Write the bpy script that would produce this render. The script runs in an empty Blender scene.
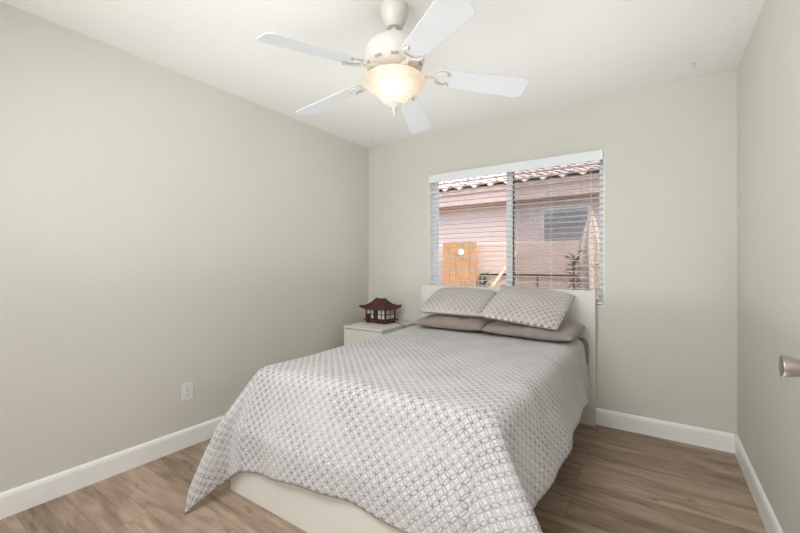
import bpy, bmesh, math, random
from mathutils import Vector, Matrix, noise
R_ = math.radians
PI = math.pi
C = bpy.context.scene.collection
S = bpy.context.scene

# ------------------------------------------------------------------ camera
XL, XR, YB, YR, H = -2.571, 0.417, 3.207, -2.60, 2.44      # left, right, back, rear walls, ceiling
cam = bpy.data.cameras.new('camera')
cam.sensor_width = 36.0
cam.lens = 382.1 * 36.0 / 800.0
cam.shift_y = -1.67 / 800.0
cam.clip_start = 0.02
co = bpy.data.objects.new('camera', cam)
co.location = (0, 0, 1.196)
co.rotation_euler = (R_(90), 0, R_(34.03))
C.objects.link(co)
S.camera = co

# ------------------------------------------------------------------ world, sun, room light, exposure
w = bpy.data.worlds.new('sky'); S.world = w; w.use_nodes = True
nt = w.node_tree; nt.nodes.clear()
wo = nt.nodes.new('ShaderNodeOutputWorld'); wb = nt.nodes.new('ShaderNodeBackground')
sky = nt.nodes.new('ShaderNodeTexSky'); sky.sky_type = 'NISHITA'; sky.sun_disc = False
sky.sun_elevation = R_(52); sky.sun_rotation = R_(150); sky.air_density = 1.0; sky.dust_density = 2.0
nt.links.new(sky.outputs[0], wb.inputs[0]); wb.inputs[1].default_value = 0.40
nt.links.new(wb.outputs[0], wo.inputs[0])

sl = bpy.data.lights.new('sun', 'SUN'); sl.energy = 2.6; sl.angle = R_(1.0); sl.color = (1, .95, .88)
so = bpy.data.objects.new('sun', sl); C.objects.link(so)
so.location = (3, -4, 8); so.rotation_euler = Vector((-.80, .42, -1.10)).to_track_quat('-Z', 'Y').to_euler()

def area(name, loc, rot, sx, sy, e, col=(1, 1, 1)):
    l = bpy.data.lights.new(name, 'AREA'); l.shape = 'RECTANGLE'; l.size = sx; l.size_y = sy
    l.energy = e; l.color = col
    o = bpy.data.objects.new(name, l); C.objects.link(o); o.location = loc; o.rotation_euler = rot
    return o
# added area lights imitating bounced flash; the room has no such lamps
area('rear_fill_light', (-1.0, YR + .04, 1.20), (R_(90), 0, 0), 2.8, 2.1, 32, (.93, .97, 1.0))  # added fill at the closed rear wall, no doorway there
cb = area('ceiling_fill_light', (-1.05, -.15, 2.37), (R_(56), 0, R_(-9)), 1.6, 1.1, 40, (.93, .97, 1.0))  # added fill standing in for a flash patch on the ceiling
cb.data.spread = R_(154)
up = area('upward_fill_light', (-1.00, 1.50, .80), (R_(180), 0, 0), 2.6, 3.2, 19.5, (.93, .97, 1.0))  # added unseen lamp over the bed, brightens the ceiling
up.data.spread = R_(118)

vs = S.view_settings
vs.view_transform = 'Standard'; vs.look = 'None'; vs.exposure = 0.05; vs.gamma = 1.0; vs.use_curve_mapping = False

# ------------------------------------------------------------------ helpers
def lin(r, g, b):
    f = lambda c: (c / 255 / 12.92) if c / 255 <= .04045 else ((c / 255 + .055) / 1.055) ** 2.4
    return (f(r), f(g), f(b), 1)

class NT:
    def __init__(self, name):
        self.m = bpy.data.materials.new(name); self.m.use_nodes = True
        self.t = self.m.node_tree; self.t.nodes.clear()
        self.out = self.n('ShaderNodeOutputMaterial')
    def n(self, typ, **kw):
        nd = self.t.nodes.new(typ)
        for k, v in kw.items(): setattr(nd, k, v)
        return nd
    def l(self, a, b): self.t.links.new(a, b)
    def setin(self, sock, v):
        if hasattr(v, 'is_output') or isinstance(v, bpy.types.NodeSocket): self.l(v, sock)
        else: sock.default_value = v
    def math(self, op, a, b=None, c=None, clamp=False):
        nd = self.n('ShaderNodeMath', operation=op, use_clamp=clamp)
        for i, v in enumerate((a, b, c)):
            if v is not None: self.setin(nd.inputs[i], v)
        return nd.outputs[0]
    def vmath(self, op, a, b=None, out=0):
        nd = self.n('ShaderNodeVectorMath', operation=op)
        self.setin(nd.inputs[0], a)
        if b is not None: self.setin(nd.inputs[1], b)
        return nd.outputs[out]
    def mix(self, f, a, b):
        nd = self.n('ShaderNodeMix', data_type='RGBA')
        self.setin(nd.inputs[0], f); self.setin(nd.inputs[6], a); self.setin(nd.inputs[7], b)
        return nd.outputs[2]
    def ramp(self, f, stops):
        nd = self.n('ShaderNodeValToRGB'); e = nd.color_ramp.elements
        while len(e) < len(stops): e.new(.5)
        for i, (p, c) in enumerate(stops): e[i].position = p; e[i].color = c
        self.l(f, nd.inputs[0]); return nd.outputs[0]
    def coord(self, which='Object'): return self.n('ShaderNodeTexCoord').outputs[which]
    def mapping(self, v, scale=(1, 1, 1), rot=(0, 0, 0), loc=(0, 0, 0)):
        nd = self.n('ShaderNodeMapping'); self.l(v, nd.inputs[0])
        nd.inputs[1].default_value = loc; nd.inputs[2].default_value = rot; nd.inputs[3].default_value = scale
        return nd.outputs[0]
    def noise(self, v, scale, detail=3, rough=.55, dist=0):
        nd = self.n('ShaderNodeTexNoise'); self.l(v, nd.inputs['Vector'])
        nd.inputs['Scale'].default_value = scale; nd.inputs['Detail'].default_value = detail
        nd.inputs['Roughness'].default_value = rough; nd.inputs['Distortion'].default_value = dist
        return nd.outputs[0]
    def bump(self, h, strength=.2, dist=.01):
        nd = self.n('ShaderNodeBump'); self.l(h, nd.inputs['Height'])
        nd.inputs['Strength'].default_value = strength; nd.inputs['Distance'].default_value = dist
        return nd.outputs[0]
    def bsdf(self, color, rough=.6, metal=0, spec=.5, normal=None, **kw):
        b = self.n('ShaderNodeBsdfPrincipled')
        self.setin(b.inputs['Base Color'], color); self.setin(b.inputs['Roughness'], rough)
        b.inputs['Metallic'].default_value = metal; b.inputs['Specular IOR Level'].default_value = spec
        if normal is not None: self.l(normal, b.inputs['Normal'])
        for k, v in kw.items(): self.setin(b.inputs[k], v)
        self.l(b.outputs[0], self.out.inputs[0]); return b

def plain(name, rgb, rough=.5, metal=0, var=.03, scale=30, bump=0, spec=.5):
    m = NT(name); c = lin(*rgb); v = m.coord()
    nz = m.noise(v, scale, 3)
    lo = tuple(x * (1 - var) for x in c[:3]) + (1,); hi = tuple(min(1, x * (1 + var)) for x in c[:3]) + (1,)
    m.bsdf(m.ramp(nz, [(.35, lo), (.65, hi)]), rough, metal, spec, m.bump(nz, bump, .003) if bump else None)
    return m.m

def wall_mat(name, rgb, bstr, scale=55):
    m = NT(name); v = m.coord(); c = lin(*rgb)
    a = m.noise(v, scale, 4, .6); b = m.noise(v, 1.3, 2)
    lo = tuple(x * .985 for x in c[:3]) + (1,); hi = tuple(x * 1.015 for x in c[:3]) + (1,)
    rp = m.ramp(a, [(.42, (0, 0, 0, 1)), (.6, (1, 1, 1, 1))])
    m.bsdf(m.ramp(b, [(.3, lo), (.7, hi)]), .72, 0, .25, m.bump(rp, bstr, .002))
    return m.m

M = {}
M['wall'] = wall_mat('painted_wall', (219, 217, 207), .22)
M['ceiling'] = wall_mat('painted_ceiling', (238, 236, 231), .16, 40)
M['trim'] = plain('white_trim', (250, 249, 246), .4, var=.01)
M['white'] = plain('white_lacquer', (226, 223, 214), .45, var=.01)
M['door'] = plain('white_door_paint', (235, 233, 228), .45, var=.01)
M['fanwhite'] = plain('white_fan_enamel', (211, 207, 199), .35, var=.01)
M['blade'] = plain('white_fan_blade', (214, 215, 216), .5, var=.012, scale=8)
M['blind'] = plain('white_blind', (240, 244, 246), .45, var=.01)
def slat_mat():
    m = NT('white_vinyl_slat'); c = lin(243, 243, 241)
    nz = m.noise(m.coord(), 20, 2); col = m.ramp(nz, [(.3, c), (.7, lin(247, 246, 244))])
    df = m.n('ShaderNodeBsdfDiffuse'); m.l(col, df.inputs[0]); tl = m.n('ShaderNodeBsdfTranslucent'); m.l(col, tl.inputs[0])
    mx = m.n('ShaderNodeMixShader'); mx.inputs[0].default_value = .5; m.l(df.outputs[0], mx.inputs[1]); m.l(tl.outputs[0], mx.inputs[2])
    m.l(mx.outputs[0], m.out.inputs[0]); return m.m
M['slat'] = slat_mat()
M['cord'] = plain('white_cord', (232, 228, 222), .8, var=.02)
M['vinyl'] = plain('white_vinyl', (246, 248, 248), .4, var=.01)
M['dark'] = plain('dark_slot', (70, 60, 52), .8)
M['slot'] = plain('tan_slot', (176, 158, 140), .8)
M['nickel'] = plain('brushed_nickel', (178, 168, 158), .33, 1, .04, 60)
M['darkmetal'] = plain('dark_metal', (70, 66, 62), .4, 1)
M['plastic'] = plain('white_plastic', (240, 239, 235), .35, var=.01)
M['greyfab'] = None
M['rosewood'] = plain('red_lacquered_wood', (92, 46, 40), .38, 0, .25, 40)
M['rosedark'] = plain('dark_lacquered_wood', (62, 33, 28), .42, 0, .2, 40)
M['paper'] = plain('white_paper_panel', (214, 214, 204), .8, var=.02)
M['black'] = plain('black_cable', (30, 28, 27), .5)
M['hem'] = plain('taupe_binding', (150, 140, 133), .9, var=.12, scale=400)
M['bedslat'] = plain('bed_slat_wood', (190, 170, 140), .7)  # plain pale wood for the bed slats

def fabric(name, rgb, var=.06):
    m = NT(name); c = lin(*rgb); v = m.coord()
    f = m.noise(v, 700, 2); g = m.noise(v, 9, 3)
    lo = tuple(x * (1 - var) for x in c[:3]) + (1,); hi = tuple(x * (1 + var) for x in c[:3]) + (1,)
    hgt = m.math('ADD', m.math('MULTIPLY', f, .25), m.math('MULTIPLY', g, 1.0))
    m.bsdf(m.ramp(g, [(.3, lo), (.7, hi)]), .85, 0, .2, m.bump(hgt, .5, .02), **{'Sheen Weight': .15})
    return m.m
M['greyfab'] = fabric('grey_cotton', (158, 147, 141))
M['sheet'] = fabric('grey_sheet', (140, 130, 126))

def quilt(name, pitch=.0335, white=(234, 231, 230), mid=(202, 197, 198), line=(98, 92, 94)):
    """interlocking circles: white four-point stars, grey petals, dark thin lines meeting at the nodes"""
    m = NT(name); uv = m.coord('UV')
    wob = m.n('ShaderNodeTexNoise'); m.l(uv, wob.inputs['Vector']); wob.inputs['Scale'].default_value = 34
    wv = m.vmath('SCALE', m.vmath('SUBTRACT', wob.outputs[1], (.5, .5, .5))); wv.node.inputs[3].default_value = .0105
    rot = m.mapping(m.vmath('ADD', uv, wv), rot=(0, 0, PI / 4))
    u = m.vmath('SCALE', rot); u.node.inputs[3].default_value = 1 / pitch
    p = m.vmath('SUBTRACT', m.vmath('FRACTION', u), (.5, .5, 0))
    sep = m.n('ShaderNodeSeparateXYZ'); m.l(p, sep.inputs[0])
    cb = m.n('ShaderNodeCombineXYZ')
    m.l(m.math('ABSOLUTE', sep.outputs[0]), cb.inputs[0]); m.l(m.math('ABSOLUTE', sep.outputs[1]), cb.inputs[1])
    q = cb.outputs[0]
    d0 = m.vmath('LENGTH', q, out=1)
    d1 = m.vmath('DISTANCE', q, (1, 0, 0), out=1); d2 = m.vmath('DISTANCE', q, (0, 1, 0), out=1)
    e1 = m.math('SUBTRACT', d1, .7071); e2 = m.math('SUBTRACT', d2, .7071)
    petal = m.math('LESS_THAN', m.math('MINIMUM', e1, e2), 0)
    ln = m.math('MINIMUM', m.math('ABSOLUTE', e1), m.math('ABSOLUTE', e2))
    thick = m.noise(uv, 300, 2)
    lw = m.math('ADD', .02, m.math('MULTIPLY', thick, .085))
    lm = m.math('SUBTRACT', 1, m.math('DIVIDE', ln, lw), clamp=True)
    node = m.math('SUBTRACT', 1, m.math('DIVIDE', m.math('SUBTRACT', .7071, d0), .17), clamp=True)
    lm = m.math('MAXIMUM', m.math('MULTIPLY', lm, .8), m.math('MULTIPLY', node, 1.2), clamp=True)
    patch = m.ramp(m.noise(uv, 5, 3), [(.34, (.38, .38, .38, 1)), (.64, (1, 1, 1, 1))])
    lm = m.math('MULTIPLY', lm, patch)
    mott = m.ramp(m.noise(uv, 130, 4, .75), [(.38, lin(*mid)), (.58, lin(*white))])
    base = m.mix(m.math('MULTIPLY', petal, .45), mott, lin(*mid))
    col = m.mix(lm, base, lin(*line))
    puff = m.math('SUBTRACT', m.math('POWER', m.math('MAXIMUM', ln, 0.0), .6), m.math('MULTIPLY', lm, .25))
    puff = m.math('ADD', puff, m.math('MULTIPLY', m.noise(uv, 150, 3), .7))
    m.bsdf(col, .9, 0, .15, m.bump(puff, .55, .012), **{'Sheen Weight': .1})
    return m.m
M['quilt'] = quilt('lattice_quilt')
M['sham'] = quilt('lattice_sham', .0335, (230, 223, 219), (201, 193, 189), (108, 100, 98))

def floor_mat():
    m = NT('wood_plank_floor'); v = m.coord()
    v2 = m.mapping(v, (1, 1, 1), loc=(.37, .06, 0))
    bt = m.n('ShaderNodeTexBrick'); m.l(v2, bt.inputs[0])
    bt.inputs['Color1'].default_value = (0, 0, 0, 1); bt.inputs['Color2'].default_value = (1, 1, 1, 1)
    bt.inputs['Mortar'].default_value = (.5, .5, .5, 1); bt.inputs['Scale'].default_value = 1
    bt.inputs['Mortar Size'].default_value = .0009; bt.inputs['Mortar Smooth'].default_value = .3
    bt.inputs['Brick Width'].default_value = 1.22; bt.inputs['Row Height'].default_value = .182
    bt.offset = .37; bt.offset_frequency = 2
    rnd = bt.outputs[0]
    sp = m.n('ShaderNodeSeparateColor'); m.l(rnd, sp.inputs[0])
    off = m.n('ShaderNodeCombineXYZ'); m.l(m.math('MULTIPLY', sp.outputs[0], 9), off.inputs[0]); m.l(m.math('MULTIPLY', sp.outputs[0], 5), off.inputs[2])
    vv = m.vmath('ADD', v, off.outputs[0])
    g1 = m.noise(m.mapping(vv, (1.0, 7, 1)), 2.0, 5, .62, .9)
    g2 = m.noise(m.mapping(vv, (3, 70, 1)), 3, 3, .6)
    g3 = m.noise(m.mapping(vv, (.7, 4, 1)), 2.0, 2, .5, 1.5)
    f = m.math('ADD', m.math('MULTIPLY', m.math('ADD', m.math('MULTIPLY', m.math('SUBTRACT', g1, .5), 1.35), .5), .62), m.math('MULTIPLY', g2, .25))
    f = m.math('ADD', f, m.math('MULTIPLY', m.math('SUBTRACT', sp.outputs[0], .5), .13))
    f = m.math('ADD', f, m.math('MULTIPLY', m.math('SUBTRACT', g3, .5), .3))
    col = m.ramp(f, [(.18, lin(104, 86, 72)), (.34, lin(148, 126, 108)), (.50, lin(178, 154, 135)), (.70, lin(198, 174, 155))])
    kn = m.noise(m.mapping(vv, (5, 13, 1)), 1.3, 2, .5, .3)
    col = m.mix(m.ramp(kn, [(.66, (0, 0, 0, 1)), (.76, (.6, .6, .6, 1))]), col, lin(78, 62, 52))
    col = m.mix(m.math('MULTIPLY', bt.outputs[1], .75), col, lin(70, 56, 46))
    h = m.math('SUBTRACT', m.math('MULTIPLY', g2, .4), bt.outputs[1])
    m.bsdf(col, m.math('ADD', .40, m.math('MULTIPLY', g1, .15)), 0, .35, m.bump(h, .15, .002))
    return m.m
M['floor'] = floor_mat()

def glass_mat(name, tint=(1, 1, 1, 1)):
    m = NT(name)
    tr = m.n('ShaderNodeBsdfTransparent'); tr.inputs[0].default_value = tint
    gl = m.n('ShaderNodeBsdfGlossy'); gl.inputs['Roughness'].default_value = .02
    fr = m.n('ShaderNodeFresnel'); fr.inputs[0].default_value = 1.45
    mx = m.n('ShaderNodeMixShader'); m.l(m.math('MULTIPLY', fr.outputs[0], .12), mx.inputs[0]); m.l(tr.outputs[0], mx.inputs[1]); m.l(gl.outputs[0], mx.inputs[2])
    m.l(mx.outputs[0], m.out.inputs[0]); return m.m
M['glass'] = glass_mat('window_glass')
def screen_mat():
    m = NT('insect_screen_mesh')
    tr = m.n('ShaderNodeBsdfTransparent'); df = m.n('ShaderNodeBsdfDiffuse'); df.inputs[0].default_value = lin(120, 116, 112)
    mx = m.n('ShaderNodeMixShader'); mx.inputs[0].default_value = .47
    m.l(tr.outputs[0], mx.inputs[1]); m.l(df.outputs[0], mx.inputs[2]); m.l(mx.outputs[0], m.out.inputs[0]); return m.m
M['screen'] = screen_mat()
def shade_mat():
    m = NT('alabaster_glass'); v = m.coord()
    nz = m.noise(v, 9, 4, .6, 1.2)
    col = m.ramp(nz, [(.3, lin(226, 217, 208)), (.7, lin(240, 235, 229))])
    df = m.n('ShaderNodeBsdfDiffuse'); m.l(col, df.inputs[0])
    tl = m.n('ShaderNodeBsdfTranslucent'); m.l(col, tl.inputs[0])
    tr = m.n('ShaderNodeBsdfTransparent'); tr.inputs[0].default_value = (1, .96, .9, 1)
    gl = m.n('ShaderNodeBsdfGlossy'); gl.inputs['Roughness'].default_value = .15
    a = m.n('ShaderNodeMixShader'); a.inputs[0].default_value = .5; m.l(df.outputs[0], a.inputs[1]); m.l(tl.outputs[0], a.inputs[2])
    b = m.n('ShaderNodeMixShader'); b.inputs[0].default_value = .12; m.l(a.outputs[0], b.inputs[1]); m.l(tr.outputs[0], b.inputs[2])
    c = m.n('ShaderNodeMixShader'); c.inputs[0].default_value = .05; m.l(b.outputs[0], c.inputs[1]); m.l(gl.outputs[0], c.inputs[2])
    m.l(c.outputs[0], m.out.inputs[0]); return m.m
M['shade'] = shade_mat()
def emit(name, rgb, s):
    m = NT(name); e = m.n('ShaderNodeEmission'); e.inputs[0].default_value = lin(*rgb); e.inputs[1].default_value = s
    m.l(e.outputs[0], m.out.inputs[0]); return m.m
M['bulb'] = emit('lit_bulb', (255, 236, 208), 9)
M['stucco'] = wall_mat('pink_stucco', (222, 201, 189), .5, 90)
M['blockwall'] = wall_mat('pale_stucco_fence', (222, 197, 180), .5, 70)
M['fascia'] = wall_mat('pale_pink_fascia', (226, 196, 182), .3, 60)
M['tile'] = plain('clay_roof_tile', (234, 210, 198), .8, 0, .16, 6, .2)
M['gravel'] = plain('gravel_ground', (204, 186, 168), .95, 0, .25, 60, .5)
M['darkglass'] = plain('dark_window_glass', (140, 138, 134), .1, 0, .05, 3)
M['leaf'] = plain('dark_leaf', (84, 92, 70), .6, 0, .25, 20)
M['leafbrown'] = plain('brown_leaf', (104, 84, 74), .7, 0, .25, 20)
M['red'] = plain('red_petal', (176, 58, 58), .6, 0, .15, 30)
M['terracotta'] = plain('terracotta', (170, 108, 82), .8, 0, .1)
M['cream'] = fabric('cream_canvas', (232, 212, 196))
M['palewood'] = plain('pale_timber', (238, 214, 178), .7, 0, .08, 12)
def slatwood():
    m = NT('orange_timber'); v = m.coord()
    g = m.noise(m.mapping(v, (40, 1, 2.5)), 2, 4, .6, .5)
    m.bsdf(m.ramp(g, [(.3, lin(170, 118, 76)), (.5, lin(204, 154, 106)), (.7, lin(220, 176, 132))]), .7)
    return m.m
M['orangewood'] = slatwood()

class MB:
    def __init__(self): self.v = []; self.f = []; self.uv = None
    def add(self, verts, faces):
        k = len(self.v); self.v += [tuple(p) for p in verts]; self.f += [tuple(i + k for i in f) for f in faces]
    def box(self, x0, x1, y0, y1, z0, z1, mat=None):
        p = [(x0, y0, z0), (x1, y0, z0), (x1, y1, z0), (x0, y1, z0), (x0, y0, z1), (x1, y0, z1), (x1, y1, z1), (x0, y1, z1)]
        if mat is not None: p = [mat @ Vector(q) for q in p]
        self.add(p, [(0, 3, 2, 1), (4, 5, 6, 7), (0, 1, 5, 4), (1, 2, 6, 5), (2, 3, 7, 6), (3, 0, 4, 7)]); return self
    def lathe(self, prof, n=32, c=(0, 0, 0), mat=None, closed=False):
        vs = []
        for r, z in prof:
            for i in range(n):
                a = 2 * PI * i / n; p = Vector((c[0] + r * math.cos(a), c[1] + r * math.sin(a), c[2] + z))
                vs.append(mat @ p if mat is not None else p)
        fs = []; m = len(prof)
        for j in range(m if closed else m - 1):
            for i in range(n):
                k = (i + 1) % n; jj = (j + 1) % m
                fs.append((j * n + i, j * n + k, jj * n + k, jj * n + i))
        if not closed:
            if prof[0][0] > 1e-5: fs.append(tuple(reversed(range(n))))
            if prof[-1][0] > 1e-5: fs.append(tuple((m - 1) * n + i for i in range(n)))
        self.add(vs, fs); return self
    def tube(self, pts, r, n=8, cap=True, closed=False):
        pts = [Vector(p) for p in pts]; vs = []; fs = []; up = Vector((0, 0, 1)); N = len(pts)
        px = None
        for i, p in enumerate(pts):
            if closed: t = (pts[(i + 1) % N] - pts[i - 1]).normalized()
            else: t = (pts[min(i + 1, N - 1)] - pts[max(i - 1, 0)]).normalized()
            if px is None:
                ref = up if abs(t.z) < .9 else Vector((1, 0, 0)); px = t.cross(ref).normalized()
            else:
                px = (px - t * px.dot(t)).normalized()
            py = t.cross(px); rr = r[i] if isinstance(r, (list, tuple)) else r
            for k in range(n):
                a = 2 * PI * k / n; vs.append(p + px * math.cos(a) * rr + py * math.sin(a) * rr)
        for i in range(N if closed else N - 1):
            j = (i + 1) % N
            for k in range(n):
                l = (k + 1) % n; fs.append((i * n + k, i * n + l, j * n + l, j * n + k))
        if cap and not closed: fs.append(tuple(reversed(range(n)))); fs.append(tuple((N - 1) * n + k for k in range(n)))
        self.add(vs, fs); return self
    def prism(self, outline, z0, z1, mat=None):
        n = len(outline); p = [Vector((x, y, z0)) for x, y in outline] + [Vector((x, y, z1)) for x, y in outline]
        if mat is not None: p = [mat @ q for q in p]
        self.add(p, [tuple(reversed(range(n))), tuple(range(n, 2 * n))] + [(i, (i + 1) % n, n + (i + 1) % n, n + i) for i in range(n)]); return self
    def build(self, name, mat, parent=None, bevel=0, smooth=False, seg=2, weld=False):
        me = bpy.data.meshes.new(name); me.from_pydata(self.v, [], self.f)
        bm = bmesh.new(); bm.from_mesh(me)
        if weld: bmesh.ops.remove_doubles(bm, verts=bm.verts, dist=1e-5)
        bmesh.ops.recalc_face_normals(bm, faces=bm.faces); bm.to_mesh(me); bm.free()
        me.materials.append(mat)
        o = bpy.data.objects.new(name, me); C.objects.link(o)
        if parent is not None:
            o.parent = parent
        if smooth:
            for p in me.polygons: p.use_smooth = True
        if bevel:
            b = o.modifiers.new('bevel', 'BEVEL'); b.width = bevel; b.segments = seg; b.limit_method = 'ANGLE'; b.angle_limit = R_(40)
            for p in me.polygons: p.use_smooth = True
            wn = o.modifiers.new('wn', 'WEIGHTED_NORMAL'); wn.keep_sharp = True
        elif smooth:
            e = o.modifiers.new('split', 'EDGE_SPLIT'); e.split_angle = R_(42)
        return o

def tag(o, label=None, cat=None, group=None, kind=None):
    if label: o['label'] = label
    if cat: o['category'] = cat
    if group: o['group'] = group
    if kind: o['kind'] = kind
    return o
def thing(name, label, cat, loc=(0, 0, 0), rz=0, group=None):
    o = bpy.data.objects.new(name, None); C.objects.link(o); o.location = loc; o.rotation_euler = (0, 0, rz)
    o.empty_display_size = .1
    return tag(o, label, cat, group)
def struct(o): o['kind'] = 'structure'; return o
def box(x0, x1, y0, y1, z0, z1): return MB().box(x0, x1, y0, y1, z0, z1)

# ------------------------------------------------------------------ room shell
WX0, WX1, WZ0, WZ1 = -1.832, -.330, .886, 2.058      # window opening
T = .15
struct(box(XL - T, XR + T, YR - T, YB + T, -.12, 0).build('floor', M['floor']))
struct(box(XL - T, XR + T, YR - T, YB + T, H, H + .14).build('ceiling', M['ceiling']))
struct(box(XL - T, XL, YR - T, YB + T, 0, H).build('wall_left', M['wall']))
struct(box(XR, XR + T, YR - T, YB + T, 0, H).build('wall_right', M['wall']))
struct(box(XL, XR, YR - T, YR, 0, H).build('wall_rear', M['wall']))
wb_ = MB()
xs = [XL, WX0, WX1, XR]; zs = [0, WZ0, WZ1, H]
def ring(y):
    return [(x, y, z) for z in zs for x in xs]
vsr = ring(YB) + ring(YB + T); fsr = []
for j in range(3):
    for i in range(3):
        if i == 1 and j == 1: continue
        a = j * 4 + i
        fsr.append((a, a + 1, a + 5, a + 4)); fsr.append((16 + a, 16 + a + 4, 16 + a + 5, 16 + a + 1))
for a, b in ((5, 6), (6, 10), (10, 9), (9, 5)): fsr.append((a, 16 + a, 16 + b, b))
for a, b in ((0, 1), (1, 2), (2, 3), (3, 7), (7, 11), (11, 15), (15, 14), (14, 13), (13, 12), (12, 8), (8, 4), (4, 0)): fsr.append((a, b, 16 + b, 16 + a))
wb_.add(vsr, fsr); struct(wb_.build('wall_back', M['wall']))

def bb_profile(): return [(0, 0), (.014, 0), (.014, .098), (.010, .112), (.004, .120), (0, .120)]
def baseboard(name, p0, p1, inward):
    p0 = Vector((*p0, 0)); p1 = Vector((*p1, 0)); n = Vector((*inward, 0)); pr = bb_profile(); m = MB(); k = len(pr)
    m.add([p0 + n * a + Vector((0, 0, z)) for a, z in pr] + [p1 + n * a + Vector((0, 0, z)) for a, z in pr],
          [(i, (i + 1) % k, k + (i + 1) % k, k + i) for i in range(k)] + [tuple(range(k)), tuple(range(k, 2 * k))])
    return struct(m.build(name, M['trim']))
baseboard('baseboard_left', (XL, YR), (XL, YB), (1, 0))
baseboard('baseboard_back', (XL + .014, YB), (XR - .014, YB), (0, -1))
baseboard('baseboard_right', (XR, YB), (XR, .80), (-1, 0))
baseboard('baseboard_rear', (XL + .014, YR), (XR, YR), (0, 1))

# window: white vinyl slider, set at the outer half of the opening
win = struct(bpy.data.objects.new('window_1', None)); C.objects.link(win); win.location = ((WX0 + WX1) / 2, YB + .1, WZ0)
def wchild(mb, name, mat, **k):
    m2 = MB(); m2.add([(x - win.location.x, y - win.location.y, z - win.location.z) for x, y, z in mb.v], mb.f)
    return m2.build(name, mat, win, **k)
fy0, fy1 = YB + .070, YB + .135
fw = .042
f = MB().box(WX0, WX0 + fw, fy0, fy1, WZ0, WZ1).box(WX1 - fw, WX1, fy0, fy1, WZ0, WZ1)
f.box(WX0 + fw, WX1 - fw, fy0, fy1, WZ0, WZ0 + fw).box(WX0 + fw, WX1 - fw, fy0, fy1, WZ1 - fw, WZ1)
wchild(f, 'window_frame', M['vinyl'], bevel=.003)
xm = -1.071
m_ = MB().box(xm - .026, xm + .026, fy0 + .004, fy1 - .02, WZ0 + fw, WZ1 - fw)
wchild(m_, 'mullion', M['vinyl'], bevel=.003)
wchild(box(xm + .026, xm + .034, fy0 + .03, fy1 - .02, WZ0 + fw, WZ1 - fw), 'dark_gap', M['darkmetal'])  # dark strip gives the shade of the gap beside the mullion
wchild(box(WX0 + fw, xm - .026, fy0 + .030, fy0 + .034, WZ0 + fw, WZ1 - fw), 'pane', M['glass'])
wchild(box(xm + .034, WX1 - fw, fy0 + .030, fy0 + .034, WZ0 + fw, WZ1 - fw), 'pane', M['glass'])
sc = MB(); sc.add([(xm + .034, fy0 + .05, WZ0 + fw), (WX1 - fw, fy0 + .05, WZ0 + fw), (WX1 - fw, fy0 + .05, WZ1 - fw), (xm + .034, fy0 + .05, WZ1 - fw)], [(0, 1, 2, 3)])
tag(wchild(sc, 'insect_screen', M['screen']), 'fine grey insect screen over the right pane')

tl_ = MB().box(WX0, WX0 + .006, YB + .001, fy0, WZ0, WZ1).box(WX1 - .006, WX1, YB + .001, fy0, WZ0, WZ1)
tl_.box(WX0 + .006, WX1 - .006, YB + .001, fy0, WZ1 - .006, WZ1).box(WX0 + .006, WX1 - .006, YB + .001, fy0, WZ0, WZ0 + .006)
wchild(tl_, 'jamb_lining', M['trim'])
# open door standing along the right wall, its free edge just out of frame
dr = struct(bpy.data.objects.new('door_1', None)); C.objects.link(dr); dr.location = (.372, .775, 0)
dz = box(-.0175, .0175, 0, .775, .012, 2.03)
dz.build('door_slab', M['door'], dr, bevel=.003)
KY, KZ = .712, .912
rotx = Matrix.Rotation(R_(-90), 4, 'Y')         # lathe z axis -> -x
km = Matrix.Translation((-.0175, KY, KZ)) @ rotx
kb = MB().lathe([(.0, 0), (.031, 0), (.031, .004), (.026, .008), (.0125, .010), (.0125, .026), (.022, .028), (.0305, .0655), (.0295, .068), (.024, .069), (.0, .069)], 32, mat=km)
tag(kb.build('door_knob', M['nickel'], dr, smooth=True), 'brushed nickel flared door knob')
for hz in (.25, 1.02, 1.80):
    MB().lathe([(0, 0), (.007, 0), (.007, .09), (0, .09)], 12, c=(.012, -.008, hz)).build('hinge', M['nickel'], dr, smooth=True)
# short door jamb wall the door hangs on (outside the frame)
struct(box(.325, XR, .685, .755, 0, 2.10).build('trim_1', M['trim'], bevel=.003))

# ------------------------------------------------------------------ window blind
bl = thing('window_blind', 'white horizontal slat blind hung open across the whole window', 'blind', ((WX0 + WX1) / 2, YB + .03, WZ1))
def bchild(mb, name, mat, **k):
    m2 = MB(); L = bl.location; m2.add([(x - L.x, y - L.y, z - L.z) for x, y, z in mb.v], mb.f)
    return m2.build(name, mat, bl, **k)
bx0, bx1 = WX0 + .010, WX1 - .010
byc = YB + .030
v_ = MB().box(bx0 - .002, bx1 + .002, YB - .016, YB - .002, WZ1 - .078, WZ1 - .003)
bchild(v_, 'valance', M['blind'], bevel=.004)
bchild(MB().box(bx0, bx1, YB, YB + .05, WZ1 - .05, WZ1 - .008), 'headrail', M['blind'], bevel=.002)
sl_ = MB(); pitch = .0432
ztop = WZ1 - .095; nsl = int((ztop - (WZ0 + .055)) / pitch) + 1
tilt = R_(0)
for i in range(nsl):
    z = ztop - i * pitch
    # slightly crowned slat
    pr = []
    for k in range(6):
        t = -1 + 2 * k / 5; yy = t * .0225; pr.append((yy, (1 - t * t) * .0018 + yy * math.tan(tilt)))
    top = [(yy, zz + .0014) for yy, zz in pr]; bot = [(yy, zz - .0014) for yy, zz in reversed(pr)]
    lp = top + bot; n = len(lp)
    sl_.add([(bx0, byc + a, z + b) for a, b in lp] + [(bx1, byc + a, z + b) for a, b in lp],
            [(k, (k + 1) % n, n + (k + 1) % n, n + k) for k in range(n)] + [tuple(range(n)), tuple(range(n, 2 * n))])
bchild(sl_, 'slats', M['slat'])
zb = WZ0 + .012
st = MB()
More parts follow.
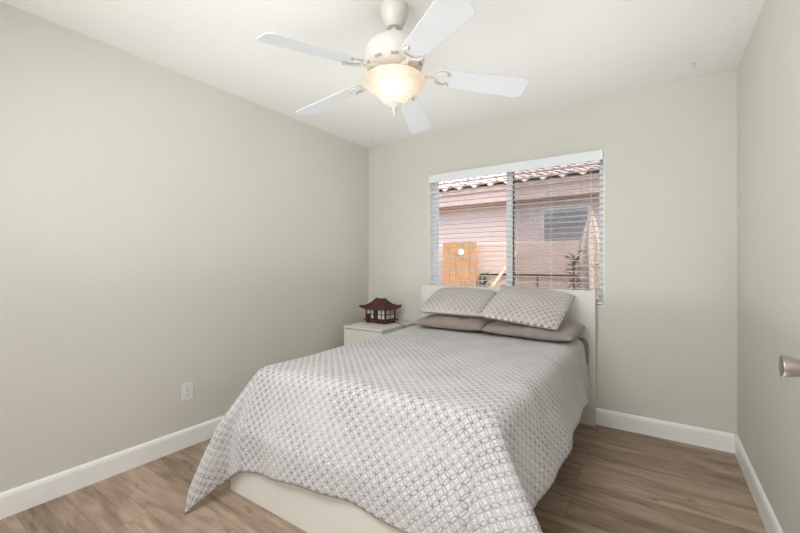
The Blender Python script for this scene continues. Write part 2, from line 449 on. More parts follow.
for i in range(3): st.box(bx0, bx1, byc - .0245, byc + .0245, zb + .020 + i * .006, zb + .0228 + i * .006)
bchild(st, 'stacked_slats', M['blind'])
bchild(MB().box(bx0, bx1, byc - .026, byc + .026, zb, zb + .018), 'bottom_rail', M['blind'], bevel=.003)
for x in (-1.765, -1.428, -1.21, -.985, -.715, -.425):
    for dy in (-.027, .027):
        bchild(MB().tube([(x, byc + dy, WZ1 - .05), (x, byc + dy, zb + .01)], .0011, 5), 'ladder_cord', M['cord'])
for i, (x, zl) in enumerate(((-1.545, 1.925), (-1.520, 1.86))):
    bchild(MB().tube([(x, YB - .004, WZ1 - .07), (x + .003, YB - .006, (WZ1 + zl) / 2), (x, YB - .006, zl)], .0013, 5), 'pull_cord', M['cord'])
    bchild(MB().lathe([(0, 0), (.008, .002), (.007, .016), (.003, .030), (0, .031)], 12, c=(x, YB - .006, zl - .028)), 'cord_tassel', M['cord'], smooth=True)

# ------------------------------------------------------------------ outside
struct(box(-14, 10, YB + T, 16, -.16, -.02).build('ground', M['gravel']))
yf_ = 5.42
tag(box(-12, 8, yf_, yf_ + .15, -.02, 1.515).build('garden_wall', M['blockwall'], bevel=.01), 'long pink stucco garden wall seen low through the blind', 'wall')

nh = thing('neighbor_house', 'pink stucco house with clay tile roof seen through the window blind', 'house', (-1.5, 7.4, 0))
def nchild(mb, name, mat, **k):
    m2 = MB(); L = nh.location; m2.add([(x - L.x, y - L.y, z - L.z) for x, y, z in mb.v], mb.f)
    return m2.build(name, mat, nh, **k)
hx0, hx1 = -13, 8
nchild(box(hx0, hx1, 6.85, 7.2, -.02, 2.62), 'house_wall', M['stucco'])
nchild(box(hx0, hx1, 6.62, 6.85, 2.30, 2.63), 'eave', M['fascia'], bevel=.01)
nchild(box(hx0, hx1, 6.60, 6.62, 2.296, 2.312), 'eave_shadow_line', M['leafbrown'])  # thin brown strip painted as the shadow line under the eave
nw = nchild(box(-1.655, -.90, 6.81, 6.85, 1.15, 2.15), 'house_window', M['vinyl'], bevel=.005)
m2 = MB(); L = nh.location; m2.add([(x - L.x, y - L.y, z - L.z) for x, y, z in box(-1.62, -.935, 6.795, 6.815, 1.19, 2.12).v], box(0, 1, 0, 1, 0, 1).f)
m2.build('pane', M['darkglass'], nw)
nchild(MB().prism([(6.58, 2.60), (9.2, 2.60 + 2.62 * math.tan(R_(17))), (9.2, 2.52 + 2.62 * math.tan(R_(17))), (6.58, 2.52)], hx0, hx1, mat=Matrix(((0, 0, 1, 0), (1, 0, 0, 0), (0, 1, 0, 0), (0, 0, 0, 1)))), 'roof_deck', M['fascia'])
# S-tile roof: a corrugated sheet per course, each course overlapping the one below
rt = MB(); slope = math.tan(R_(17)); wl = .30; xa, xb = -10.5, 4.5; nx = int((xb - xa) / wl) * 10
for cidx in range(7):
    y0 = 6.50 + cidx * .36; z0 = 2.60 + cidx * .36 * slope + .03
    rows = []
    for (yy, zz, th) in ((y0, z0 + .035, 0), (y0 + .42, z0 + .42 * slope - .012, 0)):
        r = []
        for i in range(nx + 1):
            x = xa + (xb - xa) * i / nx; ph = 2 * PI * x / wl
            jit = .012 * noise.noise((math.floor(x / wl) * 3.1, cidx * 7.7, 0))
            r.append((x, yy + jit, zz + .042 * math.sin(ph) + .012 * math.sin(2 * ph + .6)))
        rows.append(r)
    vs_ = rows[0] + rows[1] + [(x, y, z - .024) for x, y, z in rows[0]] + [(x, y, z - .024) for x, y, z in rows[1]]
    n = nx + 1; fs_ = []
    for i in range(nx):
        fs_ += [(i, i + 1, n + i + 1, n + i), (2 * n + i, 3 * n + i, 3 * n + i + 1, 2 * n + i + 1), (i, 2 * n + i, 2 * n + i + 1, i + 1), (n + i, n + i + 1, 3 * n + i + 1, 3 * n + i)]
    rt.add(vs_, fs_)
nchild(rt, 'tile_roof', M['tile'], smooth=True)

# timber panel with a white round disc
tp = thing('timber_panel', 'orange wooden panel with a white round disc, leaning on the garden wall', 'panel', (-2.49, 5.30, -.02))
pb = MB()
for k in range(5):
    x0 = -.275 + k * .11; pb.box(x0, x0 + .1085, -.012, .012, 0, 1.56 + (.01 if k % 2 else 0))
for z in (.25, 1.2): pb.box(-.27, .27, .012, .035, z, z + .09)
pb.build('board', M['orangewood'], tp, bevel=.003)
MB().lathe([(0, 0), (.046, 0), (.05, .006), (.044, .014), (0, .018)], 24, mat=Matrix.Translation((.03, -.012, 1.405)) @ Matrix.Rotation(R_(90), 4, 'X')).build('disc', M['plastic'], tp, smooth=True)
# leaning plank
def slab_between(p0, p1, wdt, th, name, mat):
    p0 = Vector(p0); p1 = Vector(p1); d = (p1 - p0); L = d.length; q = d.to_track_quat('Z', 'Y').to_matrix().to_4x4()
    mm = q
    o = MB().box(-wdt / 2, wdt / 2, -th / 2, th / 2, 0, L, mat=mm).build(name, mat, bevel=.003); o.location = p0; return o
tag(slab_between((-2.50, 4.92, -.005), (-1.62, 5.33, 1.40), .075, .035, 'wooden_plank', M['palewood']), 'pale cream plank leaning diagonally against the garden wall', 'plank')
# metal garden rail
gr = thing('garden_rail', 'thin dark metal rail standing in front of the garden wall', 'rail', (-1.25, 5.395, -.02))
MB().tube([(-.95, 0, 1.075), (.62, 0, 1.075)], .011, 8).build('top_bar', M['darkmetal'], gr, smooth=True)
for x in (-.95, -.12, .62): MB().tube([(x, 0, 0), (x, 0, 1.075)], .008, 8).build('post', M['darkmetal'], gr, smooth=True)
random.seed(5)
def leafy(name, label, loc, pot_h, h0, h1, rad, n, mat, size, flowers=0, pot='terracotta', cat='plant'):
    t = thing(name, label, cat, loc)
    MB().lathe([(0, 0), (.075, 0), (.10, pot_h), (.108, pot_h), (.108, pot_h + .02), (.09, pot_h + .02), (.085, pot_h - .02), (0, pot_h - .02)], 24).build('pot', M[pot], t, smooth=True)
    s = MB(); lf = MB(); fl = MB()
    for k in range(6):
        a = random.random() * 6.28; rr = rad * .5 * random.random()
        s.tube([(0, 0, pot_h - .02), (rr * .5 * math.cos(a), rr * .5 * math.sin(a), (pot_h + h1) / 2), (rr * math.cos(a), rr * math.sin(a), h1 - .04)], [.007, .005, .003], 6)
    for k in range(n + flowers):
        a = random.random() * 6.28; rr = rad * math.sqrt(random.random()); z = h0 + (h1 - h0) * random.random()
        c = Vector((rr * math.cos(a), rr * math.sin(a), z)); l = size * random.uniform(.7, 1.3)
        q = Matrix.Translation(c) @ Matrix.Rotation(a + random.uniform(-.8, .8), 4, 'Z') @ Matrix.Rotation(random.uniform(-1.0, .5), 4, 'Y')
        pts = [(0, 0, 0), (l * .35, l * .28, .006), (l, 0, -.004), (l * .35, -l * .28, .006), (l * .5, 0, .012)]
        (fl if k >= n else lf).add([q @ Vector(p) for p in pts], [(0, 1, 4), (1, 2, 4), (2, 3, 4), (3, 0, 4)])
    s.build('stems', M['leafbrown'], t)
    tag(lf.build('leaves', mat, t), kind='stuff')
    if flowers: tag(fl.build('flowers', M['red'], t), 'red flowers', kind='stuff')
    return t
leafy('potted_plant', 'dark green potted plant beside the orange wooden panel outside', (-2.085, 5.285, -.02), .5, .70, 1.09, .06, 80, M['leaf'], .055)
leafy('potted_flower', 'small red flowering plant by the foot of the leaning plank', (-1.66, 5.02, -.02), .5, .72, 1.00, .08, 40, M['leaf'], .05, 26)
leafy('climbing_plant', 'brown leafed tall plant beside the folded parasol outside', (-.80, 4.75, -.02), .35, .75, 1.36, .06, 60, M['leafbrown'], .085)
# folded parasol
pa = thing('folded_parasol', 'cream garden parasol folded shut, outside the right window pane', 'parasol', (-.655, 5.02, -.02))
MB().lathe([(0, 0), (.2, 0), (.2, .04), (.05, .07), (.028, .10), (.028, .2), (0, .2)], 24).build('base', M['darkmetal'], pa, smooth=True)
MB().tube([(0, 0, .1), (0, 0, 1.86)], .019, 12).build('pole', M['palewood'], pa, smooth=True)
cp = MB(); nseg = 48; prof = [(.02, 1.83), (.045, 1.74), (.085, 1.60), (.12, 1.45), (.135, 1.25), (.125, 1.0), (.13, .72), (.11, .66)]
vs_ = []
for r, z in prof:
    for i in range(nseg):
        a = 2 * PI * i / nseg; rr = r * (1 + .16 * math.sin(8 * a + z * 1.5)); vs_.append((rr * math.cos(a), rr * math.sin(a), z))
cp.add(vs_, [(j * nseg + i, j * nseg + (i + 1) % nseg, (j + 1) * nseg + (i + 1) % nseg, (j + 1) * nseg + i) for j in range(len(prof) - 1) for i in range(nseg)])
cp.build('canopy', M['cream'], pa, smooth=True)
MB().tube([(.148 * math.cos(a), .148 * math.sin(a), 1.22 + .03 * math.cos(a)) for a in [2 * PI * k / 24 for k in range(24)]], .008, 6, closed=True).build('strap', M['palewood'], pa, smooth=True)

# ------------------------------------------------------------------ bed frame
BX0, BX1, BY0 = -1.886, -.384, 1.18
bed = thing('bed_frame', 'white low bed frame with a plain panel headboard under the window', 'bed', ((BX0 + BX1) / 2, 2.15, 0))
def bedc(mb, name, mat, **k):
    m2 = MB(); L = bed.location; m2.add([(x - L.x, y - L.y, z - L.z) for x, y, z in mb.v], mb.f)
    return m2.build(name, mat, bed, **k)
bedc(box(BX0, BX1, 3.150, 3.188, .0, 1.005), 'headboard', M['white'], bevel=.003)
bedc(box(BX0 + .0, BX1 - .0, BY0, BY0 + .028, .0, .375), 'footboard', M['white'], bevel=.003)
for x in (BX0 + .064, BX1 - .092): bedc(box(x, x + .028, BY0 + .028, 3.150, .20, .345), 'side_rail', M['white'], bevel=.003)
sb = MB()
for k in range(12): sb.box(BX0 + .10, BX1 - .10, BY0 + .10 + k * .155, BY0 + .17 + k * .155, .345, .375)
bedc(sb, 'bed_slats', M['bedslat'])
bedc(box(-1.16, -1.11, BY0 + .03, 3.148, .28, .345), 'midbeam', M['darkmetal'])
for x in (-1.5, -.75): bedc(box(x, x + .05, 2.1, 2.15, 0, .345), 'leg', M['darkmetal'])

# ------------------------------------------------------------------ mattress
MX0, MX1, MY0, MY1, ZT = -1.822, -.448, 1.25, 3.146, .655
mt = thing('mattress', 'thick grey sheeted mattress lying in the white bed frame', 'mattress', ((MX0 + MX1) / 2, (MY0 + MY1) / 2, .377))
L = mt.location
MB().box(MX0 + .014 - L.x, MX1 - .014 - L.x, MY0 + .014 - L.y, MY1 - L.y, 0, ZT - .036 - L.z).build('body', M['sheet'], mt, bevel=.055, seg=5)
MB().box(MX1 - .09 - L.x, MX1 + .024 - L.x, 3.045 - L.y, MY1 - L.y, .43 - L.z, ZT - .004 - L.z).build('loose_sheet', M['sheet'], mt, bevel=.045, seg=5)

# ------------------------------------------------------------------ coverlet
def smooth01(t): t = max(0, min(1, t)); return t * t * (3 - 2 * t)
RR = .075
HEAD_Y = 3.03
def prof(Lc, L1=.27, a1=R_(19), a2=R_(3)):
    q = RR * PI / 2 - RR * a1      # arc up to slope angle
    if Lc < q:
        al = Lc / RR; return RR * math.sin(al), RR * (1 - math.cos(al))
    al = PI / 2 - a1; h = RR * math.sin(al); d = RR * (1 - math.cos(al)); s = Lc - q
    s1 = min(s, L1); h += s1 * math.sin(a1); d += s1 * math.cos(a1); s -= s1
    if s > 0: h += s * math.sin(a2); d += s * math.cos(a2)
    return h, d
OL = Vector((-.045, -.40)); OR = Vector((.42, -.16))
def cover_pt(X, Y):
    il, ir, jf = MX0 + RR, MX1 - RR, MY0 + RR
    a = 0; side = 0
    if X < il: a = il - X; side = -1
    elif X > ir: a = X - ir; side = 1
    b = max(0, jf - Y)
    cx = max(il, min(ir, X)); cy = max(jf, Y)
    nz = noise.noise((X * 5, Y * 5, 1.3)) * .004 + noise.noise((X * 14, Y * 14, 4.1)) * .002
    if a == 0 and b == 0:
        crown = -.026 * smooth01(1 - (X - il) / .45) * smooth01(1.15 - (Y - jf) / 1.6)
        return Vector((X, Y, ZT + .008 + nz + crown))
    if a > 0 and b > 0:
        rho = math.hypot(a, b); th = math.atan2(b, a); n = Vector((side * math.cos(th), -math.sin(th)))
    elif a > 0:
        rho = a; th = 0; n = Vector((side, 0))
    else:
        rho = b; th = PI / 2; n = Vector((0, -1))
    h, d = prof(rho, a1=R_(19 - 12 * smooth01((Y - 2.1) / .9)))
    ex = Vector((0, 0))
    dd = max(0, d - .03)
    if a > 0 and b > 0:
        s = max(0, math.sin(2 * th)) ** 1.8
        O = OL if side < 0 else OR
        ex = O * s * dd
        # fabric gathered next to the fold tucks back a little
        d = math.sqrt(max(d * d - ex.length_squared * .75, .0001))
    if a > 0 and b > 0:
        tk = 0 if side > 0 else math.exp(-((math.degrees(th) - 70) / 8) ** 2) * dd / .45
        ex = ex + Vector((side * .012 * tk, .050 * tk))
    # soft vertical folds on the hanging panels
    wav = 0
    if a == 0 and b > 0: wav = (.010 * math.sin(X * 9.0 + .8) + .006 * math.sin(X * 21 + 1.0)) * smooth01(dd / .4) + .012 * smooth01(dd / .4)
    elif b == 0 and a > 0: wav = (.010 * math.sin(Y * 7.5 + .5) + .006 * math.sin(Y * 17.0)) * smooth01(dd / .3) + .010 * smooth01(dd / .3)
    wav += nz * .8
    p = Vector((cx, cy)) + n * (h + wav) + ex
    sag = .026 * smooth01(1 - (cx - il) / .45) * smooth01(1.15 - (cy - jf) / 1.6) * max(0, 1 - rho / .5)
    return Vector((p.x, p.y, max(.012, ZT + .008 - sag + nz * max(0, 1 - rho / .2) - d)))
NX, NY = 150, 165
def foot_over(t):            # rest overhang at the foot as a function of 0..1 across the cloth
    return .475 + .135 * (1 - smooth01(t / .55)) + .035 * smooth01((t - .55) / .45)
def side_over(side): return .445 if side < 0 else .385
grid = []; uvs = []
xl_, xr_ = MX0 + RR - side_over(-1), MX1 - RR + side_over(1)
for j in range(NY + 1):
    for i in range(NX + 1):
        t = i / NX; X = xl_ + (xr_ - xl_) * t
        yft = MY0 + RR - foot_over(t)
        Y = HEAD_Y + (yft - HEAD_Y) * (j / NY)
        grid.append(cover_pt(X, Y)); uvs.append((X, Y))
cv = thing('coverlet', 'pale grey quilted coverlet with a lattice print draped over the bed', 'coverlet', (-1.135, 2.1, ZT))
me = bpy.data.meshes.new('cloth')
me.from_pydata([p - cv.location for p in grid], [], [(j * (NX + 1) + i, (j + 1) * (NX + 1) + i, (j + 1) * (NX + 1) + i + 1, j * (NX + 1) + i + 1) for j in range(NY) for i in range(NX)])
ul = me.uv_layers.new(name='UVMap')
for lp in me.loops: ul.data[lp.index].uv = uvs[lp.vertex_index]
for p in me.polygons: p.use_smooth = True
me.materials.append(M['quilt'])
cl = bpy.data.objects.new('cloth', me); C.objects.link(cl); cl.parent = cv
md = cl.modifiers.new('solid', 'SOLIDIFY'); md.thickness = .007; md.offset = 1
W_ = NX + 1
loop = [grid[j * W_] for j in range(NY + 1)] + [grid[NY * W_ + i] for i in range(1, NX + 1)] + [grid[j * W_ + NX] for j in range(NY - 1, -1, -1)]
MB().tube([p - cv.location for p in loop], .0062, 8).build('binding', M['hem'], cv, smooth=True)

# ------------------------------------------------------------------ pillows
def pillow_surf(a, b, th, top, n=36, pinch=.035, seed=0, wr=.006):
    """half cushion (upper or lower side); corners pulled to points"""
    vs, uv = [], []
    for j in range(n + 1):
        for i in range(n + 1):
            u = -1 + 2 * i / n; v = -1 + 2 * j / n
            # denser towards the seams
            u = math.sin(u * PI / 2); v = math.sin(v * PI / 2)
            x = a * u * (1 - pinch * (1 - v * v) * 1.0 * abs(u) ** 3); y = b * v * (1 - pinch * (1 - u * u) * abs(v) ** 3)
            rd = 1 - .045 * (u * v) ** 4; x *= rd; y *= rd
            f = (max(0, 1 - u * u) ** .34) * (max(0, 1 - v * v) ** .34)
            nzv = noise.noise((x * 9 + seed, y * 9, seed * 1.7)) * wr + noise.noise((x * 22 + seed, y * 5, seed)) * wr * .8
            z = (th * f + nzv * f) * (1 if top else -1)
            vs.append((x, y, z)); uv.append((x * 1.0 + 7.3 + seed, y * 1.0 + 2.1))
    fc = [(j * (n + 1) + i, j * (n + 1) + i + 1, (j + 1) * (n + 1) + i + 1, (j + 1) * (n + 1) + i) for j in range(n) for i in range(n)]
    if not top: fc = [tuple(reversed(q)) for q in fc]
    return vs, uv, fc
def surf_obj(name, data, mat, parent, off=(0, 0, 0)):
    vs, uv, fc = data; m = bpy.data.meshes.new(name); m.from_pydata([Vector(p) + Vector(off) for p in vs], [], fc)
    l = m.uv_layers.new(name='UVMap')
    for lp in m.loops: l.data[lp.index].uv = uv[lp.vertex_index]
    for p in m.polygons: p.use_smooth = True
    m.materials.append(mat); o = bpy.data.objects.new(name, m); C.objects.link(o); o.parent = parent; return o
def pillow(name, label, loc, rot, a, b, tt, tb, mtop, mbot, seed, group=None):
    t = thing(name, label, 'pillow', loc, 0, group); t.rotation_euler = rot
    if mtop is mbot:
        d1 = pillow_surf(a, b, tt, True, seed=seed, wr=.02); d2 = pillow_surf(a, b, tb, False, seed=seed + 3, wr=.01)
        k = len(d1[0]); surf_obj('case', (d1[0] + d2[0], d1[1] + d2[1], d1[2] + [tuple(i + k for i in f) for f in d2[2]]), mtop, t)
    else:
        surf_obj('printed_front', pillow_surf(a, b, tt, True, seed=seed), mtop, t)
        surf_obj('plain_back', pillow_surf(a, b, tb, False, seed=seed + 3), mbot, t)
    rim = [(a * u * (1 - .035 * (1 - v * v) * abs(u) ** 3) * (1 - .045 * (u * v) ** 4), b * v * (1 - .035 * (1 - u * u) * abs(v) ** 3) * (1 - .045 * (u * v) ** 4), 0)
           for u, v in [(-1 + 2 * k / 20, -1) for k in range(20)] + [(1, -1 + 2 * k / 20) for k in range(20)] + [(1 - 2 * k / 20, 1) for k in range(20)] + [(-1, 1 - 2 * k / 20) for k in range(20)]]
    MB().tube(rim, .0045, 6, closed=True).build('seam', mbot, t, smooth=True)
    return t
pillow('pillow', 'plain grey pillow lying under the left lattice print sham', (-1.395, 2.912, ZT + .066), (R_(3), 0, R_(1)), .300, .210, .066, .042, M['greyfab'], M['greyfab'], 1, 'grey pillows at the head of the bed')
pillow('pillow', 'plain grey pillow lying under the right lattice print sham', (-.765, 2.888, ZT + .070), (R_(4), 0, R_(-3)), .325, .220, .066, .044, M['greyfab'], M['greyfab'], 8, 'grey pillows at the head of the bed')
pillow('pillow_sham', 'left lattice print sham with a plain grey back on the pillow stack', (-1.40, 2.955, ZT + .226), (R_(24), R_(0), R_(0)), .29, .205, .074, .042, M['sham'], M['greyfab'], 2, 'lattice print shams on the bed')
pillow('pillow_sham', 'larger right lattice print sham leaning towards the headboard', (-.81, 2.898, ZT + .232), (R_(26), R_(5), R_(-4)), .29, .235, .076, .036, M['sham'], M['greyfab'], 5, 'lattice print shams on the bed')

# ------------------------------------------------------------------ nightstand
NX0, NX1, NY0, NY1, NZ = -2.405, -1.962, 2.627, 3.165, .635
ns = thing('nightstand', 'white two drawer nightstand in the corner beside the bed', 'nightstand', ((NX0 + NX1) / 2, (NY0 + NY1) / 2, 0))
L = ns.location
def nsc(x0, x1, y0, y1, z0, z1, name, par=None, mat='white', bv=.002):
    return box(x0 - L.x, x1 - L.x, y0 - L.y, y1 - L.y, z0, z1).build(name, M[mat], par or ns, bevel=bv)
nsc(NX0, NX1, NY0 - .0, NY1, NZ - .018, NZ, 'top')
nsc(NX0 + .002, NX1 - .002, NY0 + .022, NY1, .03, NZ - .018, 'body')
nsc(NX0 + .004, NX1 - .004, NY0 + .003, NY0 + .020, .33, NZ - .024, 'drawer')
nsc(NX0 + .004, NX1 - .004, NY0 + .003, NY0 + .020, .045, .322, 'drawer')
nsc(NX0 + .02, NX1 - .02, NY0 + .03, NY1 - .02, 0, .03, 'plinth')

# ------------------------------------------------------------------ pagoda lantern
pg = thing('pagoda_lantern', 'dark red wooden pagoda lantern standing on the nightstand', 'lantern', (-2.245, 2.985, NZ), 0)
lw, ld = .125, .088
MB().box(-lw - .012, lw + .012, -ld - .012, ld + .012, .020, .034).build('base', M['rosewood'], pg, bevel=.002)
for sx in (-1, 1):
    for sy in (-1, 1):
        MB().box(sx * (lw - .022) - .016, sx * (lw - .022) + .016, sy * (ld - .018) - .014, sy * (ld - .018) + .014, 0, .020).build('foot', M['rosedark'], pg, bevel=.002)
        x, y = sx * (lw - .012), sy * (ld - .012)
        MB().box(x - .008, x + .008, y - .008, y + .008, .034, .142).build('post', M['rosewood'], pg, bevel=.0015)
for sx in (-1, 1):
    MB().box(sx * (lw - .014) - .0015, sx * (lw - .014) + .0015, -ld + .02, ld - .02, .036, .140).build('paper_panel', M['paper'], pg)
for sy in (-1, 1):
    MB().box(-lw + .02, lw - .02, sy * (ld - .014) - .0015, sy * (ld - .014) + .0015, .036, .140).build('paper_panel', M['paper'], pg)
lat = MB()
for sy in (-1, 1):
    y = sy * (ld - .012); 
    lat.box(-lw + .012, lw - .012, y - .004, y + .004, .130, .142).box(-lw + .012, lw - .012, y - .004, y + .004, .034, .044).box(-lw + .012, lw - .012, y - .004, y + .004, .082, .089)
    for x in (-.062, -.022, .022, .068): lat.box(x - .004, x + .004, y - .0045, y + .0045, .036, .140)
for sx in (-1, 1):
    x = sx * (lw - .012)
    lat.box(x - .004, x + .004, -ld + .012, ld - .012, .130, .142).box(x - .004, x + .004, -ld + .012, ld - .012, .034, .044).box(x - .004, x + .004, -ld + .012, ld - .012, .082, .089)
    lat.box(x - .0045, x + .0045, -.004, .004, .036, .140)
lat.build('lattice', M['rosedark'], pg)
dk = MB().box(-.022, .022, -ld - .001 + .006, -ld + .009, .040, .134).box(-lw + .016, -.062 - .006, -ld + .005, -ld + .009, .044, .084)
dk.build('door_panel', M['rosedark'], pg)
# curved hip roof with upturned corners
rf = MB(); nr = 14; npt = 12
rings = []
for k in range(nr + 1):
    t = k / nr
    rx = .158 * (1 - t) + .050 * t; ry = .117 * (1 - t) + .022 * t
    zc = .142 + .070 * (t ** 1.9) + .010 * t
    r = []
    sides = [((-rx, -ry), (rx, -ry)), ((rx, -ry), (rx, ry)), ((rx, ry), (-rx, ry)), ((-rx, ry), (-rx, -ry))]
    for (p, q) in sides:
        for i in range(npt):
            s = i / npt; x = p[0] + (q[0] - p[0]) * s; y = p[1] + (q[1] - p[1]) * s
            up = (abs(2 * s - 1) ** 4) * .020 * (1 - t) ** 2
            out = 1 + (abs(2 * s - 1) ** 4) * .05 * (1 - t) ** 2
            r.append((x * out, y * out, zc + up))
    rings.append(r)
n = npt * 4
allv = [p for r in rings for p in r] + [(x, y, z - .010) for x, y, z in rings[0]] + [(x * .75, y * .75, .142) for x, y, z in rings[0]]
fc = [(k * n + i, k * n + (i + 1) % n, (k + 1) * n + (i + 1) % n, (k + 1) * n + i) for k in range(nr) for i in range(n)]
o1 = (nr + 1) * n; o2 = o1 + n
fc += [(i, o1 + i, o1 + (i + 1) % n, (i + 1) % n) for i in range(n)] + [(o1 + i, o2 + i, o2 + (i + 1) % n, o1 + (i + 1) % n) for i in range(n)]
fc += [tuple(nr * n + i for i in range(n)), tuple(reversed([o2 + i for i in range(n)]))]
rf.add(allv, fc); roof = rf.build('roof', M['rosewood'], pg, smooth=True)
rib = MB()
for i in range(0, n):
    rib.tube([Vector(rings[k][i]) + Vector((0, 0, .001)) for k in range(0, nr + 1, 2)], .0034, 5)
rib.build('roof_tiles', M['rosewood'], roof, smooth=True)
for i in (0, npt, 2 * npt, 3 * npt):
    MB().tube([Vector(rings[k][i]) + Vector((0, 0, .004)) for k in range(nr + 1)], [.0075] + [.0055] * nr, 6).build('hip_ridge', M['rosedark'], roof, smooth=True)
MB().tube([(-.060, 0, .238), (-.05, 0, .229), (0, 0, .226), (.05, 0, .229), (.060, 0, .238)], [.006, .009, .009, .009, .006], 8).build('ridge', M['rosedark'], roof, smooth=True)
cr = MB().box(-.052, .052, -.022, .022, .214, .228); cr.build('ridge_block', M['rosewood'], roof, bevel=.002)
tag(MB().tube([(lw - .02, ld - .02, .006), (.155, .06, .0035), (.19, .03, .0035), (.225, .005, .0035), (.262, -.02, .0035), (.279, -.02, .0015), (.2895, -.02, -.02), (.290, -.02, -.12), (.290, .06, -.34)], .003, 8).build('power_cord', M['black'], pg, smooth=True), 'thin black cord')

# ------------------------------------------------------------------ outlet
ol = thing('wall_outlet', 'white duplex wall outlet low on the left wall', 'outlet', (XL, 1.302, .362))
MB().box(0, .005, -.036, .036, -.057, .057).build('cover_plate', M['plastic'], ol, bevel=.002)
for sz in (-1, 1):
    rc = MB().box(.005, .007, -.017, .017, sz * .0195 - .0145, sz * .0195 + .0145).build('receptacle', M['plastic'], ol, bevel=.001)
    MB().box(.007, .0073, -.008, -.0055, sz * .0195 - .003, sz * .0195 + .006).box(.007, .0073, .0055, .008, sz * .0195 - .003, sz * .0195 + .005).box(.007, .0073, -.0022, .0022, sz * .0195 - .011, sz * .0195 - .006).build('socket_slot', M['dark'], rc)
MB().lathe([(0, 0), (.003, 0), (.0025, .001), (0, .0012)], 12, mat=Matrix.Translation((.005, 0, 0)) @ Matrix.Rotation(R_(90), 4, 'Y')).build('screw', M['nickel'], ol)

# ------------------------------------------------------------------ ceiling hooks
def hook(loc, rz, label):
    h = MB().lathe([(0, 0), (.010, 0), (.010, -.003), (.004, -.006), (0, -.006)], 16)
    h.tube([(0, 0, -.004), (0, 0, -.016)] + [(.009 - .009 * math.cos(a), 0, -.018 - .010 * math.sin(a)) for a in [PI * k / 9 * 1.05 for k in range(10)]], .0022, 8)
    o = h.build('ceiling_hook', M['fanwhite'], smooth=True); o.location = loc; o.rotation_euler = (0, 0, rz)
    return tag(o, label, 'hook', 'ceiling hooks')
hook((.180, 2.97, H), .6, 'small white hook in the ceiling near the right back corner')
hook((-2.31, 2.93, H), .2, 'small white hook in the ceiling above the left back corner')

# ------------------------------------------------------------------ ceiling fan
FX, FY = -1.056, 1.515
fan = thing('ceiling_fan', 'white five blade ceiling fan with a lit alabaster glass bowl light', 'ceiling fan', (FX, FY, H))
def z_(z): return z - H
MB().lathe([(0, z_(2.44)), (.066, z_(2.44)), (.068, z_(2.430)), (.064, z_(2.405)), (.052, z_(2.365)), (.042, z_(2.343)), (.036, z_(2.336)), (.0, z_(2.336))], 40).build('canopy', M['fanwhite'], fan, smooth=True)
MB().lathe([(.0, z_(2.36)), (.0135, z_(2.36)), (.0135, z_(2.30)), (0, z_(2.30))], 20).build('downrod', M['fanwhite'], fan, smooth=True)
MB().lathe([(.0, z_(2.298)), (.022, z_(2.298)), (.03, z_(2.291)), (.075, z_(2.283)), (.112, z_(2.264)), (.136, z_(2.232)), (.1455, z_(2.200)), (.146, z_(2.188)), (.1435, z_(2.183)), (.1445, z_(2.178)),
            (.137, z_(2.158)), (.118, z_(2.136)), (.100, z_(2.128)), (.0, z_(2.128))], 48).build('motor_housing', M['fanwhite'], fan, smooth=True)
for k in range(10):
    a = 2 * PI * (k + .5) / 10; sm = MB()
    pts = []
    for s in range(7):
        b = a + (s - 3) * .046; r0, zz0 = .1345, z_(2.1545); r1, zz1 = .1265, z_(2.1452)
        pts.append([(r0 * math.cos(b), r0 * math.sin(b), zz0), (r1 * math.cos(b), r1 * math.sin(b), zz1)])
    vs_ = [p for q in pts for p in q]; sm.add(vs_, [(2 * i, 2 * i + 1, 2 * i + 3, 2 * i + 2) for i in range(6)])
    o = sm.build('vent_slot', M['slot'], fan); sd = o.modifiers.new('s', 'SOLIDIFY'); sd.thickness = .004; sd.offset = 0
MB().lathe([(.0, z_(2.130)), (.078, z_(2.130)), (.080, z_(2.124)), (.060, z_(2.121)), (.0, z_(2.121))], 40).build('flywheel', M['fanwhite'], fan, smooth=True)
MB().lathe([(.0, z_(2.122)), (.050, z_(2.122)), (.074, z_(2.120)), (.076, z_(2.112)), (.0, z_(2.112))], 40).build('light_fitter', M['fanwhite'], fan, smooth=True)
bo = [(.072, 2.117), (.095, 2.112), (.122, 2.103), (.142, 2.093), (.1505, 2.083), (.151, 2.076), (.146, 2.066), (.132, 2.053), (.114, 2.040), (.095, 2.026), (.080, 2.012), (.067, 1.996), (.054, 1.979), (.036, 1.968), (.008, 1.966)]
th_ = .003
shp = [(r, z_(z)) for r, z in bo] + [(max(.006, r - th_), z_(z) + th_ * .8) for r, z in reversed(bo)]
MB().lathe(shp, 48, closed=True).build('glass_bowl', M['shade'], fan, smooth=True)
MB().lathe([(0, z_(1.974)), (.036, z_(1.974)), (.039, z_(1.967)), (.034, z_(1.960)), (.016, z_(1.954)), (.009, z_(1.948)), (.011, z_(1.940)), (.006, z_(1.930)), (.004, z_(1.915)), (0, z_(1.908))], 28).build('finial', M['fanwhite'], fan, smooth=True)
for k in range(2):
    a = R_(-55 + 180 * k) ; bx, by = .05 * math.cos(a), .05 * math.sin(a)
    MB().lathe([(0, -.03), (.016, -.026), (.024, -.010), (.024, .004), (.014, .022), (.010, .036), (.010, .044), (0, .044)], 20, c=(bx, by, z_(2.078))).build('bulb', M['bulb'], fan, smooth=True)
    pl = bpy.data.lights.new('bulb_light', 'POINT'); pl.energy = .32; pl.color = (1, .93, .84); pl.shadow_soft_size = .026
    po = bpy.data.objects.new('bulb_light', pl); C.objects.link(po); po.parent = fan; po.location = (bx, by, z_(2.050))
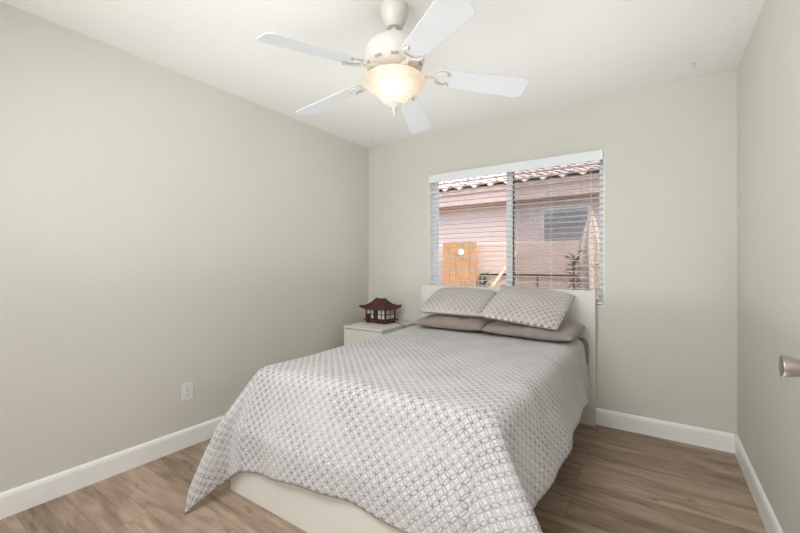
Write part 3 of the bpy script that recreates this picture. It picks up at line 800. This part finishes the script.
# blades
r0, r1, ZBL = .200, .645, 2.129
def blade_outline():
    w0, w1 = .055, .069; pts = []
    def corner(cx, cy, r, a0, a1, n=6):
        return [(cx + r * math.cos(a0 + (a1 - a0) * k / n), cy + r * math.sin(a0 + (a1 - a0) * k / n)) for k in range(n + 1)]
    rc = .030
    pts += corner(r1 - rc, w1 - rc, rc, PI / 2, 0)
    pts += corner(r1 - rc, -w1 + rc, rc, 0, -PI / 2)
    rc = .026
    pts += corner(r0 + rc, -w0 + rc, rc, -PI / 2, -PI)
    pts += corner(r0 + rc, w0 - rc, rc, PI, PI / 2)
    return list(reversed(pts))
PITCH = R_(-13); DROOP = R_(6)
for k in range(5):
    ang = R_(36.9 + 72 * k)
    mr = Matrix.Rotation(ang, 4, 'Z') @ Matrix.Translation((0, 0, z_(ZBL))) @ Matrix.Rotation(DROOP, 4, 'Y') @ Matrix.Rotation(PITCH, 4, 'X')
    bo_ = MB().prism(blade_outline(), -.003, .003, mat=mr).build('blade', M['blade'], fan, bevel=.0015)
    mb_ = MB()
    # arm from the flywheel, then an open horseshoe screwed under the blade root
    mz = Matrix.Rotation(ang, 4, 'Z')
    arm = [mz @ Vector((.080, .010, z_(2.127))), mz @ Vector((.110, .012, z_(2.120))), mz @ Vector((.140, .008, z_(2.109))), mz @ Vector((.170, .0, z_(2.101))), mr @ Vector((.196, 0, -.010))]
    mb_.tube(arm, [.013, .012, .010, .0095, .009], 8)
    hs = [mr @ Vector((.196 + .040 - .040 * math.cos(a), .043 * math.sin(a), -.0085)) for a in [-R_(125) + R_(250) * q / 20 for q in range(21)]]
    mb_.tube(hs, [.0055] + [.0075] * 19 + [.0055], 8)
    mb_.tube([mr @ Vector((.196 + .040 - .040 * math.cos(a), .043 * math.sin(a), -.0085)) for a in (-R_(125), -R_(135))], .010, 8)
    mb_.tube([mr @ Vector((.196 + .040 - .040 * math.cos(a), .043 * math.sin(a), -.0085)) for a in (R_(125), R_(135))], .010, 8)
    mb_.build('blade_arm', M['fanwhite'], fan, smooth=True)
    for a in (-R_(130), R_(130)):
        c_ = mr @ Matrix.Translation((.236 - .040 * math.cos(a), .043 * math.sin(a), -.0175))
        MB().lathe([(0, 0), (.0045, 0), (.0045, .004), (0, .004)], 10, mat=c_).build('screw', M['nickel'], bo_)
